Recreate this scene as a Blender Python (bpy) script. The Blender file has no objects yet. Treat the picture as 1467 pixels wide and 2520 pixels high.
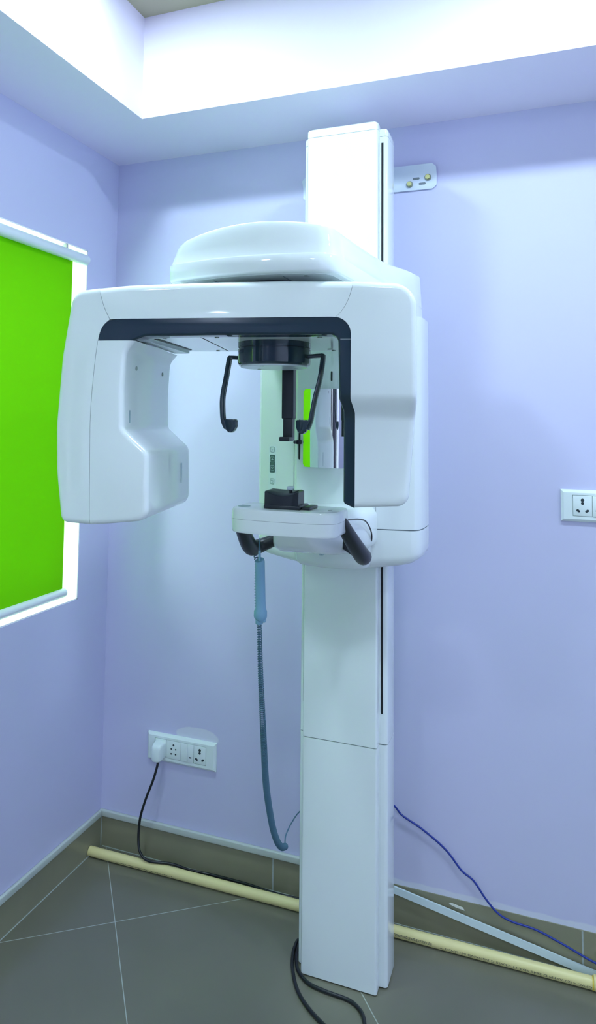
import bpy, bmesh, math
from mathutils import Vector, Matrix

SC = bpy.context.scene
COL = SC.collection
PI = math.pi

# ------------------------------------------------------------------ materials
def mat(name, color, rough=0.5, metal=0.0, spec=0.5, coat=0.0, bump=0.0, bump_scale=60.0,
        var=0.0, var_scale=4.0):
    m = bpy.data.materials.new(name)
    m.use_nodes = True
    nt = m.node_tree
    b = nt.nodes['Principled BSDF']
    b.inputs['Base Color'].default_value = (*color, 1)
    b.inputs['Roughness'].default_value = rough
    b.inputs['Metallic'].default_value = metal
    b.inputs['Specular IOR Level'].default_value = spec
    b.inputs['Coat Weight'].default_value = coat
    b.inputs['Coat Roughness'].default_value = 0.08
    tc = nt.nodes.new('ShaderNodeTexCoord')
    if var > 0:
        n = nt.nodes.new('ShaderNodeTexNoise')
        n.inputs['Scale'].default_value = var_scale
        n.inputs['Detail'].default_value = 4
        nt.links.new(tc.outputs['Object'], n.inputs['Vector'])
        mx = nt.nodes.new('ShaderNodeMix'); mx.data_type = 'RGBA'
        mx.inputs['A'].default_value = (*[c * (1 - var) for c in color], 1)
        mx.inputs['B'].default_value = (*[min(1, c * (1 + var)) for c in color], 1)
        nt.links.new(n.outputs['Fac'], mx.inputs['Factor'])
        nt.links.new(mx.outputs['Result'], b.inputs['Base Color'])
    if bump > 0:
        n2 = nt.nodes.new('ShaderNodeTexNoise')
        n2.inputs['Scale'].default_value = bump_scale
        nt.links.new(tc.outputs['Object'], n2.inputs['Vector'])
        bp = nt.nodes.new('ShaderNodeBump')
        bp.inputs['Strength'].default_value = bump
        bp.inputs['Distance'].default_value = 0.002
        nt.links.new(n2.outputs['Fac'], bp.inputs['Height'])
        nt.links.new(bp.outputs['Normal'], b.inputs['Normal'])
    return m

M = {}
M['white'] = mat('glossy_white_plastic', (0.80, 0.865, 0.86), 0.06, spec=0.5, var=0.012, var_scale=2)
M['seam'] = mat('seam_grey', (0.16, 0.20, 0.22), 0.6)
M['dark'] = mat('glossy_dark_plastic', (0.014, 0.032, 0.046), 0.10, spec=0.5, coat=0.15)
M['dark_satin'] = mat('satin_dark_plastic', (0.008, 0.014, 0.021), 0.33)
M['rubber'] = mat('dark_grip_rubber', (0.016, 0.022, 0.026), 0.38, bump=0.05, bump_scale=300)
M['black'] = mat('black_slot', (0.006, 0.008, 0.010), 0.5)
M['cable'] = mat('black_cable_sheath', (0.007, 0.010, 0.013), 0.32)
M['blue'] = mat('blue_cable_sheath', (0.008, 0.030, 0.27), 0.35)
M['grey_blue'] = mat('grey_blue_plastic', (0.19, 0.38, 0.52), 0.4)
M['cord'] = mat('grey_blue_cord', (0.060, 0.150, 0.215), 0.45)
M['socket'] = mat('ivory_socket_plastic', (0.80, 0.90, 0.88), 0.3)
M['hole'] = mat('socket_hole', (0.02, 0.035, 0.04), 0.6)
M['bracket'] = mat('painted_steel', (0.70, 0.77, 0.86), 0.35, metal=0.15)
M['brass'] = mat('yellow_zinc', (0.62, 0.62, 0.28), 0.35, metal=0.6)
M['steel'] = mat('washer_steel', (0.30, 0.34, 0.32), 0.35, metal=0.8)
M['mirror'] = mat('mirror_silver', (0.93, 0.96, 0.97), 0.02, metal=1.0)
M['pipe'] = mat('cream_cpvc', (0.82, 0.74, 0.34), 0.35, var=0.03, var_scale=9)
M['pipe_ink'] = mat('pipe_ink', (0.10, 0.11, 0.08), 0.7)
M['glue'] = mat('yellow_glue', (0.75, 0.58, 0.06), 0.4)
M['strip'] = mat('white_trim_strip', (0.66, 0.78, 0.80), 0.45, var=0.06, var_scale=14)
M['bead'] = mat('pale_trim', (0.56, 0.62, 0.56), 0.45, var=0.05, var_scale=12)
M['grout'] = mat('grout_white', (0.40, 0.45, 0.42), 0.8, var=0.2, var_scale=60)
M['skirting'] = mat('olive_tile', (0.27, 0.265, 0.175), 0.22, var=0.08, var_scale=8)
M['chip'] = mat('bare_plaster', (0.78, 0.80, 0.72), 0.7)
M['ceil'] = mat('grey_ceiling', (0.42, 0.40, 0.28), 0.8)
M['btn_grey'] = mat('button_teal_grey', (0.085, 0.15, 0.16), 0.4)
M['btn_pale'] = mat('button_pale', (0.62, 0.75, 0.76), 0.35)
M['btn_line'] = mat('button_outline', (0.33, 0.46, 0.48), 0.45)
M['label'] = mat('label_film', (0.77, 0.86, 0.88), 0.3)
M['ink'] = mat('label_ink', (0.01, 0.015, 0.02), 0.6)
M['knob'] = mat('bite_knob_grey', (0.50, 0.62, 0.68), 0.3)
M['frame_white'] = mat('window_frame_white', (0.85, 0.86, 0.86), 0.35)
M['reveal'] = mat('white_reveal_paint', (0.92, 0.92, 0.92), 0.6)
M['tube_white'] = mat('blind_tube_white', (0.80, 0.86, 0.88), 0.35)
M['clip'] = mat('bracket_grey', (0.45, 0.45, 0.45), 0.5)
M['drum_under'] = mat('drum_underside_grey', (0.62, 0.70, 0.72), 0.25)

def wall_mat():
    m = mat('lavender_wall_paint', (0.73, 0.67, 0.90), 0.55, spec=0.3, bump=0.06, bump_scale=25)
    nt = m.node_tree; b = nt.nodes['Principled BSDF']
    tc = nt.nodes.new('ShaderNodeTexCoord')
    n = nt.nodes.new('ShaderNodeTexNoise'); n.inputs['Scale'].default_value = 1.6; n.inputs['Detail'].default_value = 3
    nt.links.new(tc.outputs['Object'], n.inputs['Vector'])
    mx = nt.nodes.new('ShaderNodeMix'); mx.data_type = 'RGBA'
    mx.inputs['A'].default_value = (0.592, 0.606, 0.82, 1)
    mx.inputs['B'].default_value = (0.632, 0.620, 0.82, 1)
    nt.links.new(n.outputs['Fac'], mx.inputs['Factor'])
    nt.links.new(mx.outputs['Result'], b.inputs['Base Color'])
    return m, mx
M['wall'], _ = wall_mat()
M['soffit'], _mx = wall_mat(); M['soffit'].name = 'brightened_wall_paint'
_mx.inputs['A'].default_value = (0.83, 0.79, 0.94, 1); _mx.inputs['B'].default_value = (0.86, 0.81, 0.94, 1)  # wall paint lightened in colour to stand in for light on the soffit

def wall_back_mat():
    # same paint, with the pale filler patch above the socket and the ragged filler band where the skirting bead came off
    m, mx = wall_mat(); m.name = 'lavender_wall_paint_patched'
    nt = m.node_tree; b = nt.nodes['Principled BSDF']
    tc = nt.nodes.new('ShaderNodeTexCoord')
    sp = nt.nodes.new('ShaderNodeSeparateXYZ'); nt.links.new(tc.outputs['Object'], sp.inputs[0])
    nz = nt.nodes.new('ShaderNodeTexNoise'); nz.inputs['Scale'].default_value = 18
    nt.links.new(tc.outputs['Object'], nz.inputs['Vector'])
    def math_(op, a, bb, c=None):
        q = nt.nodes.new('ShaderNodeMath'); q.operation = op
        for i, v in enumerate((a, bb, c)):
            if v is None: continue
            if isinstance(v, (int, float)): q.inputs[i].default_value = v
            else: nt.links.new(v, q.inputs[i])
        return q.outputs[0]
    dx = math_('DIVIDE', math_('SUBTRACT', sp.outputs['X'], 0.372), 0.082)
    dz = math_('DIVIDE', math_('SUBTRACT', sp.outputs['Z'], 0.432), 0.030)
    r = math_('ADD', math_('ADD', math_('MULTIPLY', dx, dx), math_('MULTIPLY', dz, dz)),
              math_('MULTIPLY', math_('SUBTRACT', nz.outputs['Fac'], 0.5), 0.8))
    f1 = nt.nodes.new('ShaderNodeMapRange'); f1.inputs['From Min'].default_value = 1.05; f1.inputs['From Max'].default_value = 0.85
    nt.links.new(r, f1.inputs['Value'])
    h = math_('ADD', sp.outputs['Z'], math_('MULTIPLY', math_('SUBTRACT', nz.outputs['Fac'], 0.5), 0.012))
    f2 = nt.nodes.new('ShaderNodeMapRange'); f2.inputs['From Min'].default_value = 0.131; f2.inputs['From Max'].default_value = 0.126
    nt.links.new(h, f2.inputs['Value'])
    gx = math_('GREATER_THAN', sp.outputs['X'], 1.02)
    f = math_('MAXIMUM', math_('MULTIPLY', f1.outputs[0], 0.6), math_('MULTIPLY', math_('MULTIPLY', f2.outputs[0], gx), 0.55))
    m2 = nt.nodes.new('ShaderNodeMix'); m2.data_type = 'RGBA'
    nt.links.new(f, m2.inputs['Factor'])
    nt.links.new(mx.outputs['Result'], m2.inputs['A'])
    m2.inputs['B'].default_value = (0.80, 0.84, 0.88, 1)
    nt.links.new(m2.outputs['Result'], b.inputs['Base Color'])
    return m
M['wall_back'] = wall_back_mat()

def floor_mat():
    m = mat('glossy_floor_tile', (0.25, 0.26, 0.22), 0.22, spec=0.5)
    nt = m.node_tree; b = nt.nodes['Principled BSDF']
    tc = nt.nodes.new('ShaderNodeTexCoord')
    mp = nt.nodes.new('ShaderNodeMapping'); mp.vector_type = 'TEXTURE'
    mp.inputs['Location'].default_value = (0.266, -0.315, 0)
    mp.inputs['Rotation'].default_value = (0, 0, math.radians(37.5))
    nt.links.new(tc.outputs['Object'], mp.inputs['Vector'])
    sp = nt.nodes.new('ShaderNodeSeparateXYZ'); nt.links.new(mp.outputs[0], sp.inputs[0])
    def line(sock, half=0.302):
        a = nt.nodes.new('ShaderNodeMath'); a.operation = 'PINGPONG'; a.inputs[1].default_value = half
        nt.links.new(sock, a.inputs[0])
        c = nt.nodes.new('ShaderNodeMath'); c.operation = 'LESS_THAN'; c.inputs[1].default_value = 0.0013
        nt.links.new(a.outputs[0], c.inputs[0]); return c.outputs[0]
    mxm = nt.nodes.new('ShaderNodeMath'); mxm.operation = 'MAXIMUM'
    nt.links.new(line(sp.outputs['X']), mxm.inputs[0]); nt.links.new(line(sp.outputs['Y'], 0.604), mxm.inputs[1])
    n = nt.nodes.new('ShaderNodeTexNoise'); n.inputs['Scale'].default_value = 3.0; n.inputs['Detail'].default_value = 5
    nt.links.new(tc.outputs['Object'], n.inputs['Vector'])
    mx = nt.nodes.new('ShaderNodeMix'); mx.data_type = 'RGBA'
    mx.inputs['A'].default_value = (0.155, 0.155, 0.112, 1); mx.inputs['B'].default_value = (0.190, 0.188, 0.138, 1)
    nt.links.new(n.outputs['Fac'], mx.inputs['Factor'])
    m2 = nt.nodes.new('ShaderNodeMix'); m2.data_type = 'RGBA'
    nt.links.new(mxm.outputs[0], m2.inputs['Factor'])
    nt.links.new(mx.outputs['Result'], m2.inputs['A']); m2.inputs['B'].default_value = (0.40, 0.44, 0.38, 1)
    nt.links.new(m2.outputs['Result'], b.inputs['Base Color'])
    return m
M['floor'] = floor_mat()

def blind_mat():
    m = bpy.data.materials.new('green_blind_fabric'); m.use_nodes = True
    nt = m.node_tree; nt.nodes.clear()
    out = nt.nodes.new('ShaderNodeOutputMaterial')
    d = nt.nodes.new('ShaderNodeBsdfDiffuse'); t = nt.nodes.new('ShaderNodeBsdfTranslucent')
    d.inputs['Color'].default_value = (0.26, 0.76, 0.010, 1)
    t.inputs['Color'].default_value = (0.13, 0.34, 0.002, 1)
    tc = nt.nodes.new('ShaderNodeTexCoord')
    w = nt.nodes.new('ShaderNodeTexNoise'); w.inputs['Scale'].default_value = 400
    nt.links.new(tc.outputs['Object'], w.inputs['Vector'])
    bp = nt.nodes.new('ShaderNodeBump'); bp.inputs['Strength'].default_value = 0.1
    bp.inputs['Distance'].default_value = 0.001
    nt.links.new(w.outputs['Fac'], bp.inputs['Height']); nt.links.new(bp.outputs[0], d.inputs['Normal'])
    mx = nt.nodes.new('ShaderNodeMixShader'); mx.inputs[0].default_value = 0.35
    nt.links.new(d.outputs[0], mx.inputs[1]); nt.links.new(t.outputs[0], mx.inputs[2])
    nt.links.new(mx.outputs[0], out.inputs['Surface'])
    return m
M['blind'] = blind_mat()

def glass_mat():
    m = bpy.data.materials.new('clear_window_glass'); m.use_nodes = True
    nt = m.node_tree; nt.nodes.clear()
    out = nt.nodes.new('ShaderNodeOutputMaterial')
    t = nt.nodes.new('ShaderNodeBsdfTransparent'); t.inputs[0].default_value = (0.95, 0.98, 0.98, 1)
    g = nt.nodes.new('ShaderNodeBsdfGlossy'); g.inputs['Roughness'].default_value = 0.02
    fr = nt.nodes.new('ShaderNodeFresnel'); fr.inputs[0].default_value = 1.45
    mx = nt.nodes.new('ShaderNodeMixShader')
    nt.links.new(fr.outputs[0], mx.inputs[0]); nt.links.new(t.outputs[0], mx.inputs[1]); nt.links.new(g.outputs[0], mx.inputs[2])
    nt.links.new(mx.outputs[0], out.inputs['Surface'])
    return m
M['glass'] = glass_mat()

# ------------------------------------------------------------------ mesh helpers
def finish(name, bm, m, parent=None, smooth=35, loc=None):
    bmesh.ops.recalc_face_normals(bm, faces=bm.faces)
    me = bpy.data.meshes.new(name)
    bm.to_mesh(me); bm.free()
    ms = m if isinstance(m, (list, tuple)) else [m]
    for q in ms: me.materials.append(q)
    if smooth:
        me.shade_smooth()
        me.set_sharp_from_angle(angle=math.radians(smooth))
    o = bpy.data.objects.new(name, me)
    COL.objects.link(o)
    if parent is not None: o.parent = parent
    if loc is not None: o.location = loc
    return o

def tag(o, label=None, cat=None, group=None, kind=None):
    if label: o['label'] = label
    if cat: o['category'] = cat
    if group: o['group'] = group
    if kind: o['kind'] = kind
    return o

def empty(name, loc, label, cat, group=None):
    o = bpy.data.objects.new(name, None); COL.objects.link(o)
    o.location = loc; o.empty_display_size = 0.05
    return tag(o, label, cat, group)

def box_into(bm, x0, x1, y0, y1, z0, z1, bev=0.0, seg=3, mi=0):
    t = bmesh.new()
    bmesh.ops.create_cube(t, size=1)
    for v in t.verts:
        v.co = Vector(((x0 + x1) / 2 + v.co.x * (x1 - x0), (y0 + y1) / 2 + v.co.y * (y1 - y0), (z0 + z1) / 2 + v.co.z * (z1 - z0)))
    if bev > 0:
        bmesh.ops.bevel(t, geom=list(t.edges), offset=bev, segments=seg, profile=0.5, affect='EDGES', clamp_overlap=True)
    merge(bm, t, mi)

def merge(bm, t, mi=0, mtx=None):
    vm = {}
    for v in t.verts:
        vm[v] = bm.verts.new(mtx @ v.co if mtx else v.co)
    for f in t.faces:
        try:
            nf = bm.faces.new([vm[v] for v in f.verts]); nf.material_index = mi
        except ValueError:
            pass
    t.free()

def box(name, x0, x1, y0, y1, z0, z1, m, parent=None, bev=0.0, seg=3):
    bm = bmesh.new(); box_into(bm, x0, x1, y0, y1, z0, z1, bev, seg)
    return finish(name, bm, m, parent)

def prism_bm(pts, d0, d1, axis='w', bev=0.0, seg=4, flags=None, both=False, small=0.0):
    """pts: outline (a,b); extruded from d0 (back) to d1 (front) along -y: returns bmesh with co=(a,-d,b).
    flags[i] True = the front edge between pts[i] and pts[i+1] gets the big bevel."""
    bm = bmesh.new()
    n = len(pts)
    fr = [bm.verts.new((a, -d1, b)) for a, b in pts]
    bk = [bm.verts.new((a, -d0, b)) for a, b in pts]
    bm.faces.new(fr); bm.faces.new(bk[::-1])
    for i in range(n):
        j = (i + 1) % n
        bm.faces.new((fr[i], bk[i], bk[j], fr[j]))
    bm.edges.ensure_lookup_table()
    def e(a, b): return bm.edges.get((a, b))
    big, sm = [], []
    for i in range(n):
        j = (i + 1) % n
        if flags is None or flags[i]:
            big.append(e(fr[i], fr[j]))
            if both: big.append(e(bk[i], bk[j]))
        else:
            sm.append(e(fr[i], fr[j]))
    if bev > 0 and big:
        bmesh.ops.bevel(bm, geom=big, offset=bev, segments=seg, profile=0.5, affect='EDGES', clamp_overlap=True)
    return bm

def fillet(poly, n=7):
    """open polyline of (x, z, radius): corners with a radius become circular arcs"""
    out = []
    for i, (x, z, rad) in enumerate(poly):
        if rad <= 0 or i in (0, len(poly) - 1):
            out.append((x, z)); continue
        p = Vector((x, z)); a = Vector(poly[i - 1][:2]) - p; b = Vector(poly[i + 1][:2]) - p
        la, lb = a.length, b.length; a.normalize(); b.normalize()
        half = math.acos(max(-1, min(1, a.dot(b)))) / 2
        tl = min(rad / math.tan(half), la * 0.49, lb * 0.49); rr = tl * math.tan(half)
        c = p + (a + b).normalized() * (rr / math.sin(half))
        v0 = p + a * tl - c; v1 = p + b * tl - c
        a0 = math.atan2(v0.y, v0.x); a1 = math.atan2(v1.y, v1.x)
        d = (a1 - a0 + PI) % (2 * PI) - PI
        for k in range(n + 1):
            t = a0 + d * k / n
            out.append((c.x + rr * math.cos(t), c.y + rr * math.sin(t)))
    return out

def prism2(pts, flags, d0, d1, rad, seg=5, both=True):
    """outline (a,b) extruded along -y from depth d0 to d1; edges with a true flag get a rounded front (and back) rim"""
    n = len(pts)
    P = [Vector(p) for p in pts]
    area = sum(P[i].x * P[(i + 1) % n].y - P[(i + 1) % n].x * P[i].y for i in range(n))
    if area < 0:
        P = P[::-1]; flags = [flags[(n - 2 - i) % n] for i in range(n)]
    nor = []
    for i in range(n):
        d = (P[(i + 1) % n] - P[i]).normalized(); nor.append(Vector((-d.y, d.x)))
    off = []
    for i in range(n):
        n0, n1 = nor[i - 1], nor[i]; w0 = 1.0 if flags[i - 1] else 0.0; w1 = 1.0 if flags[i] else 0.0
        det = n0.x * n1.y - n0.y * n1.x
        if abs(det) < 0.08:
            off.append((n0 + n1).normalized() * ((w0 + w1) / 2))
        else:
            off.append(Vector(((w0 * n1.y - w1 * n0.y) / det, (n0.x * w1 - n1.x * w0) / det)))
    rings = []
    def ring(ins, dep): return [(P[i].x + off[i].x * ins, -dep, P[i].y + off[i].y * ins) for i in range(n)]
    an = [PI / 2 * k / seg for k in range(seg + 1)]
    if both:
        for a in an[::-1]: rings.append(ring(rad * (1 - math.cos(a)), d0 + rad * (1 - math.sin(a))))
    else:
        rings.append(ring(0, d0))
    for a in an: rings.append(ring(rad * (1 - math.cos(a)), d1 - rad * (1 - math.sin(a))))
    return loft_bm(rings)

def loft_bm(rings, cap0=True, cap1=True, closed=True):
    bm = bmesh.new()
    vs = [[bm.verts.new(p) for p in r] for r in rings]
    n = len(vs[0])
    for a, b in zip(vs[:-1], vs[1:]):
        for i in range(n if closed else n - 1):
            j = (i + 1) % n
            bm.faces.new((a[i], a[j], b[j], b[i]))
    if cap0: bm.faces.new(vs[0][::-1])
    if cap1: bm.faces.new(vs[-1])
    return bm

def rrect(cx, cy, hx, hy, r, n=5):
    pts = []
    r = min(r, hx * 0.999, hy * 0.999)
    for sx, sy, a0 in ((1, 1, 0), (-1, 1, 90), (-1, -1, 180), (1, -1, 270)):
        for k in range(n + 1):
            a = math.radians(a0 + 90 * k / n)
            pts.append((cx + sx * (hx - r) + r * math.cos(a), cy + sy * (hy - r) + r * math.sin(a)))
    return pts

def catmull(pts, sub=8):
    P = [Vector(p) for p in pts]
    out = []
    for i in range(len(P) - 1):
        p0 = P[i - 1] if i > 0 else P[0] * 2 - P[1]
        p1, p2 = P[i], P[i + 1]
        p3 = P[i + 2] if i + 2 < len(P) else P[-1] * 2 - P[-2]
        for k in range(sub):
            t = k / sub
            out.append(0.5 * ((2 * p1) + (-p0 + p2) * t + (2 * p0 - 5 * p1 + 4 * p2 - p3) * t * t + (-p0 + 3 * p1 - 3 * p2 + p3) * t ** 3))
    out.append(P[-1])
    return out

def tube_bm(path, r, n=10, ell=None, ref=None, round_ends=True):
    """sweep a circle (or ellipse ell=(a,b) along frame axes) along path; r may be a list."""
    path = [Vector(p) for p in path]
    L = len(path)
    rs = r if isinstance(r, (list, tuple)) else [r] * L
    T = []
    for i in range(L):
        a = path[max(0, i - 1)]; b = path[min(L - 1, i + 1)]
        T.append((b - a).normalized())
    u = Vector(ref) if ref else (Vector((0, 0, 1)) if abs(T[0].z) < 0.9 else Vector((1, 0, 0)))
    rings = []
    for i in range(L):
        u = (u - T[i] * u.dot(T[i])).normalized()
        v = T[i].cross(u)
        ea, eb = ell if ell else (1, 1)
        rings.append([path[i] + (u * math.cos(2 * PI * k / n) * ea + v * math.sin(2 * PI * k / n) * eb) * rs[i] for k in range(n)])
    if round_ends:
        def dome(i, sgn):
            c = path[i]; d = T[i] * sgn * rs[i]
            return [[c + d * s + (p - c) * q for p in rings[i]] for s, q in ((0.5, 0.86), (0.85, 0.5), (0.97, 0.2))]
        st = dome(0, -1)[::-1]; en = dome(-1, 1)
        rings = st + rings + en
    return loft_bm(rings)

def cyl_bm(p0, p1, r, n=20, bev=0.0):
    p0 = Vector(p0); p1 = Vector(p1)
    t = (p1 - p0).normalized()
    u = Vector((0, 0, 1)) if abs(t.z) < 0.9 else Vector((1, 0, 0))
    u = (u - t * u.dot(t)).normalized(); v = t.cross(u)
    def ring(c, rr): return [c + (u * math.cos(2 * PI * k / n) + v * math.sin(2 * PI * k / n)) * rr for k in range(n)]
    if bev > 0:
        rings = [ring(p0, r - bev), ring(p0 + t * bev * 0.3, r - bev * 0.3), ring(p0 + t * bev, r),
                 ring(p1 - t * bev, r), ring(p1 - t * bev * 0.3, r - bev * 0.3), ring(p1, r - bev)]
    else:
        rings = [ring(p0, r), ring(p1, r)]
    return loft_bm(rings)

def lathe_bm(prof, c, n=40):
    rings = [[Vector((c[0] + r * math.cos(2 * PI * k / n), c[1] + r * math.sin(2 * PI * k / n), z)) for k in range(n)] for r, z in prof]
    return loft_bm(rings)

def text_bm(body, size):
    cu = bpy.data.curves.new('lettering', 'FONT'); cu.body = body; cu.size = size; cu.resolution_u = 2
    o = bpy.data.objects.new('lettering', cu); COL.objects.link(o)
    dg = bpy.context.evaluated_depsgraph_get(); dg.update()
    me = bpy.data.meshes.new_from_object(o.evaluated_get(dg))
    bm = bmesh.new(); bm.from_mesh(me)
    bpy.data.objects.remove(o); bpy.data.curves.remove(cu); bpy.data.meshes.remove(me)
    return bm

def struct(name, bm, m, parent=None, smooth=35):
    o = finish(name, bm, m, parent, smooth)
    if parent is None: o['kind'] = 'structure'
    return o

# ------------------------------------------------------------------ the room
RX, RY, SOF, TOP = 3.4, -7.8, 2.461, 2.796      # right wall x, front wall y, soffit and ceiling heights
EX, EY = 0.302, -0.337                          # soffit edges on the left and at the back
bm = bmesh.new(); box_into(bm, -0.2, RX + 0.1, RY - 0.2, 0.1, -0.1, 0); struct('floor', bm, M['floor'])
bm = bmesh.new(); box_into(bm, -0.2, RX + 0.1, 0, 0.12, 0, TOP + 0.1); struct('wall_back', bm, M['wall_back'])
bm = bmesh.new(); box_into(bm, RX, RX + 0.1, RY, 0, 0, TOP + 0.1); struct('wall_right', bm, M['wall'])
bm = bmesh.new(); box_into(bm, -0.2, RX + 0.1, RY - 0.1, RY, 0, TOP + 0.1); struct('wall_front', bm, M['wall'])
# left wall with its window opening
WY0, WY1, WZ0, WZ1 = -1.72, -0.178, 0.8915, 2.0935
bm = bmesh.new()
VY0, VY1 = -4.70, -2.05          # added window beside the camera, out of view, widened for frontal daylight
box_into(bm, -0.2, 0, RY, VY0, 0, TOP + 0.1)
box_into(bm, -0.2, 0, VY1, WY0, 0, TOP + 0.1)
box_into(bm, -0.2, 0, VY0, VY1, 0, WZ0)
box_into(bm, -0.2, 0, VY0, VY1, WZ1, TOP + 0.1)
box_into(bm, -0.2, 0, WY1, 0, 0, TOP + 0.1)
box_into(bm, -0.2, 0, WY0, WY1, 0, WZ0)
box_into(bm, -0.2, 0, WY0, WY1, WZ1, TOP + 0.1)
struct('wall_left', bm, M['wall'])
# ceiling: grey slab, dropped lavender border with its upright face
bm = bmesh.new()
box_into(bm, -0.2, RX + 0.1, RY - 0.2, 0.12, TOP, TOP + 0.1, mi=0)
box_into(bm, 0, EX, RY, 0, SOF, TOP, mi=1)
box_into(bm, EX, RX, EY, 0, SOF, TOP, mi=1)
box_into(bm, RX - EX, RX, RY, EY, SOF, TOP, mi=1)
box_into(bm, EX, RX - EX, RY, RY - EY, SOF, TOP, mi=1)
struct('ceiling', bm, [M['ceil'], M['soffit']])

# window: reveal lining, frame, glass
win = empty('window_1', (-0.15, (WY0 + WY1) / 2, WZ0), None, None); win['kind'] = 'structure'
def wobj(name, bm, m):
    o = finish(name, bm, m); o.parent = win; o.matrix_parent_inverse = Matrix.Translation(-win.location); return o
bm = bmesh.new(); t = 0.004
box_into(bm, -0.2, -0.001, WY1 - t, WY1, WZ0, WZ1); box_into(bm, -0.2, -0.001, WY0, WY0 + t, WZ0, WZ1)
box_into(bm, -0.2, -0.001, WY0, WY1, WZ1 - t, WZ1); box_into(bm, -0.2, -0.001, WY0, WY1, WZ0, WZ0 + t)
wobj('window_lining', bm, M['reveal'])
bm = bmesh.new()
fx0, fx1, fw = -0.175, -0.13, 0.04
ya, yb, za, zb = WY0 + t, WY1 - t, WZ0 + t, WZ1 - t
box_into(bm, fx0, fx1, yb - fw, yb, za, zb, 0.003); box_into(bm, fx0, fx1, ya, ya + fw, za, zb, 0.003)
box_into(bm, fx0, fx1, ya, yb, zb - fw, zb, 0.003); box_into(bm, fx0, fx1, ya, yb, za, za + fw, 0.003)
box_into(bm, fx0, fx1, (ya + yb) / 2 - 0.025, (ya + yb) / 2 + 0.025, za, zb, 0.003)
wobj('window_frame', bm, M['frame_white'])
bm = bmesh.new(); box_into(bm, -0.155, -0.150, ya + 0.03, yb - 0.03, za + 0.03, zb - 0.03)
wobj('window_pane', bm, M['glass'])

bm = bmesh.new()
for a0, a1, b0, b1 in ((VY0, VY0 + 0.045, WZ0, WZ1), (VY1 - 0.045, VY1, WZ0, WZ1), (VY0, VY1, WZ0, WZ0 + 0.045), (VY0, VY1, WZ1 - 0.045, WZ1), ((VY0 + VY1) / 2 - 0.025, (VY0 + VY1) / 2 + 0.025, WZ0, WZ1)):
    box_into(bm, fx0, fx1, a0, a1, b0, b1, 0.003)
w2 = struct('added_window', bm, M['frame_white'])
bm = bmesh.new(); box_into(bm, -0.155, -0.150, VY0 + 0.03, VY1 - 0.03, WZ0 + 0.03, WZ1 - 0.03)
finish('window_pane', bm, M['glass'], w2)

# skirting tiles, grout lines and the bead on top of them
def skirt(name, parts, grout):
    bm = bmesh.new()
    for p in parts: box_into(bm, *p, mi=0)
    for p in grout: box_into(bm, *p, mi=1)
    return struct(name, bm, [M['skirting'], M['grout']], smooth=0)
ST, SH = 0.003, 0.112
skirt('baseboard_back', [(ST, RX, -ST, 0, 0, SH)],
      [(0.652, 0.6565, -ST - 0.0006, -ST + 0.001, 0, SH - 0.002), (1.563, 1.5675, -ST - 0.0006, -ST + 0.001, 0, SH - 0.002),
       (ST, ST + 0.0035, -ST - 0.0008, -ST + 0.001, 0, SH), (0.012, RX, -ST - 0.0025, -ST, 0, 0.0018)])
skirt('baseboard_left', [(0, ST, RY, -ST, 0, SH)], [(ST, ST + 0.0025, RY, -0.06, 0, 0.0018)])
skirt('baseboard_right', [(RX - ST, RX, RY, -ST, 0, SH)], [])
skirt('baseboard_front', [(ST, RX - ST, RY, RY + ST, 0, SH)], [])
bm = bmesh.new(); box_into(bm, 0.0, 0.905, -0.0125, 0, 0.1035, 0.1255, 0.004)
struct('trim_1', bm, M['bead'])
bm = bmesh.new(); box_into(bm, 0, 0.0125, RY, -0.0130, 0.1035, 0.1255, 0.004)
struct('trim_2', bm, M['bead'])

# ------------------------------------------------------------------ roller blind
bl = empty('roller_blind', (0, -0.95, 0.91), 'bright green roller blind pulled down over the left wall window', 'blind')
inv = Matrix.Translation(-bl.location)
def child(o, p):
    o.parent = p; o.matrix_parent_inverse = p.matrix_world.inverted() if p.type != 'EMPTY' else Matrix.Translation(-p.location); return o
child(finish('roller_tube', cyl_bm((0.0, -1.690, 2.056), (0.0, -0.186, 2.056), 0.0185, 28, 0.004), M['tube_white']), bl)
bm = bmesh.new(); box_into(bm, -0.0165, -0.0157, -1.655, -0.243, 0.925, 2.056)
child(finish('blind_fabric', bm, M['blind']), bl)
child(finish('bottom_bar', cyl_bm((-0.016, -1.660, 0.924), (-0.016, -0.232, 0.924), 0.0145, 20, 0.003), M['tube_white']), bl)
for y in (-0.30, -1.58):
    bm = bmesh.new(); box_into(bm, -0.012, 0.004, y - 0.004, y + 0.004, 2.074, 2.0895, 0.001)
    child(finish('mounting_clip', bm, M['clip']), bl)

# ------------------------------------------------------------------ the X-ray machine
XC = 0.951
mach = empty('panoramic_xray_machine', (XC, -0.22, 0),
             'tall white dental panoramic X-ray machine standing in front of the back wall', 'x-ray machine')
def mp(name, bm, m, parent=None, smooth=35, label=None):
    o = finish(name, bm, m, None, smooth)
    p = parent or mach
    o.parent = p
    if p is mach: o.matrix_parent_inverse = Matrix.Translation(-mach.location)
    if label: o['label'] = label
    return o

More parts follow.
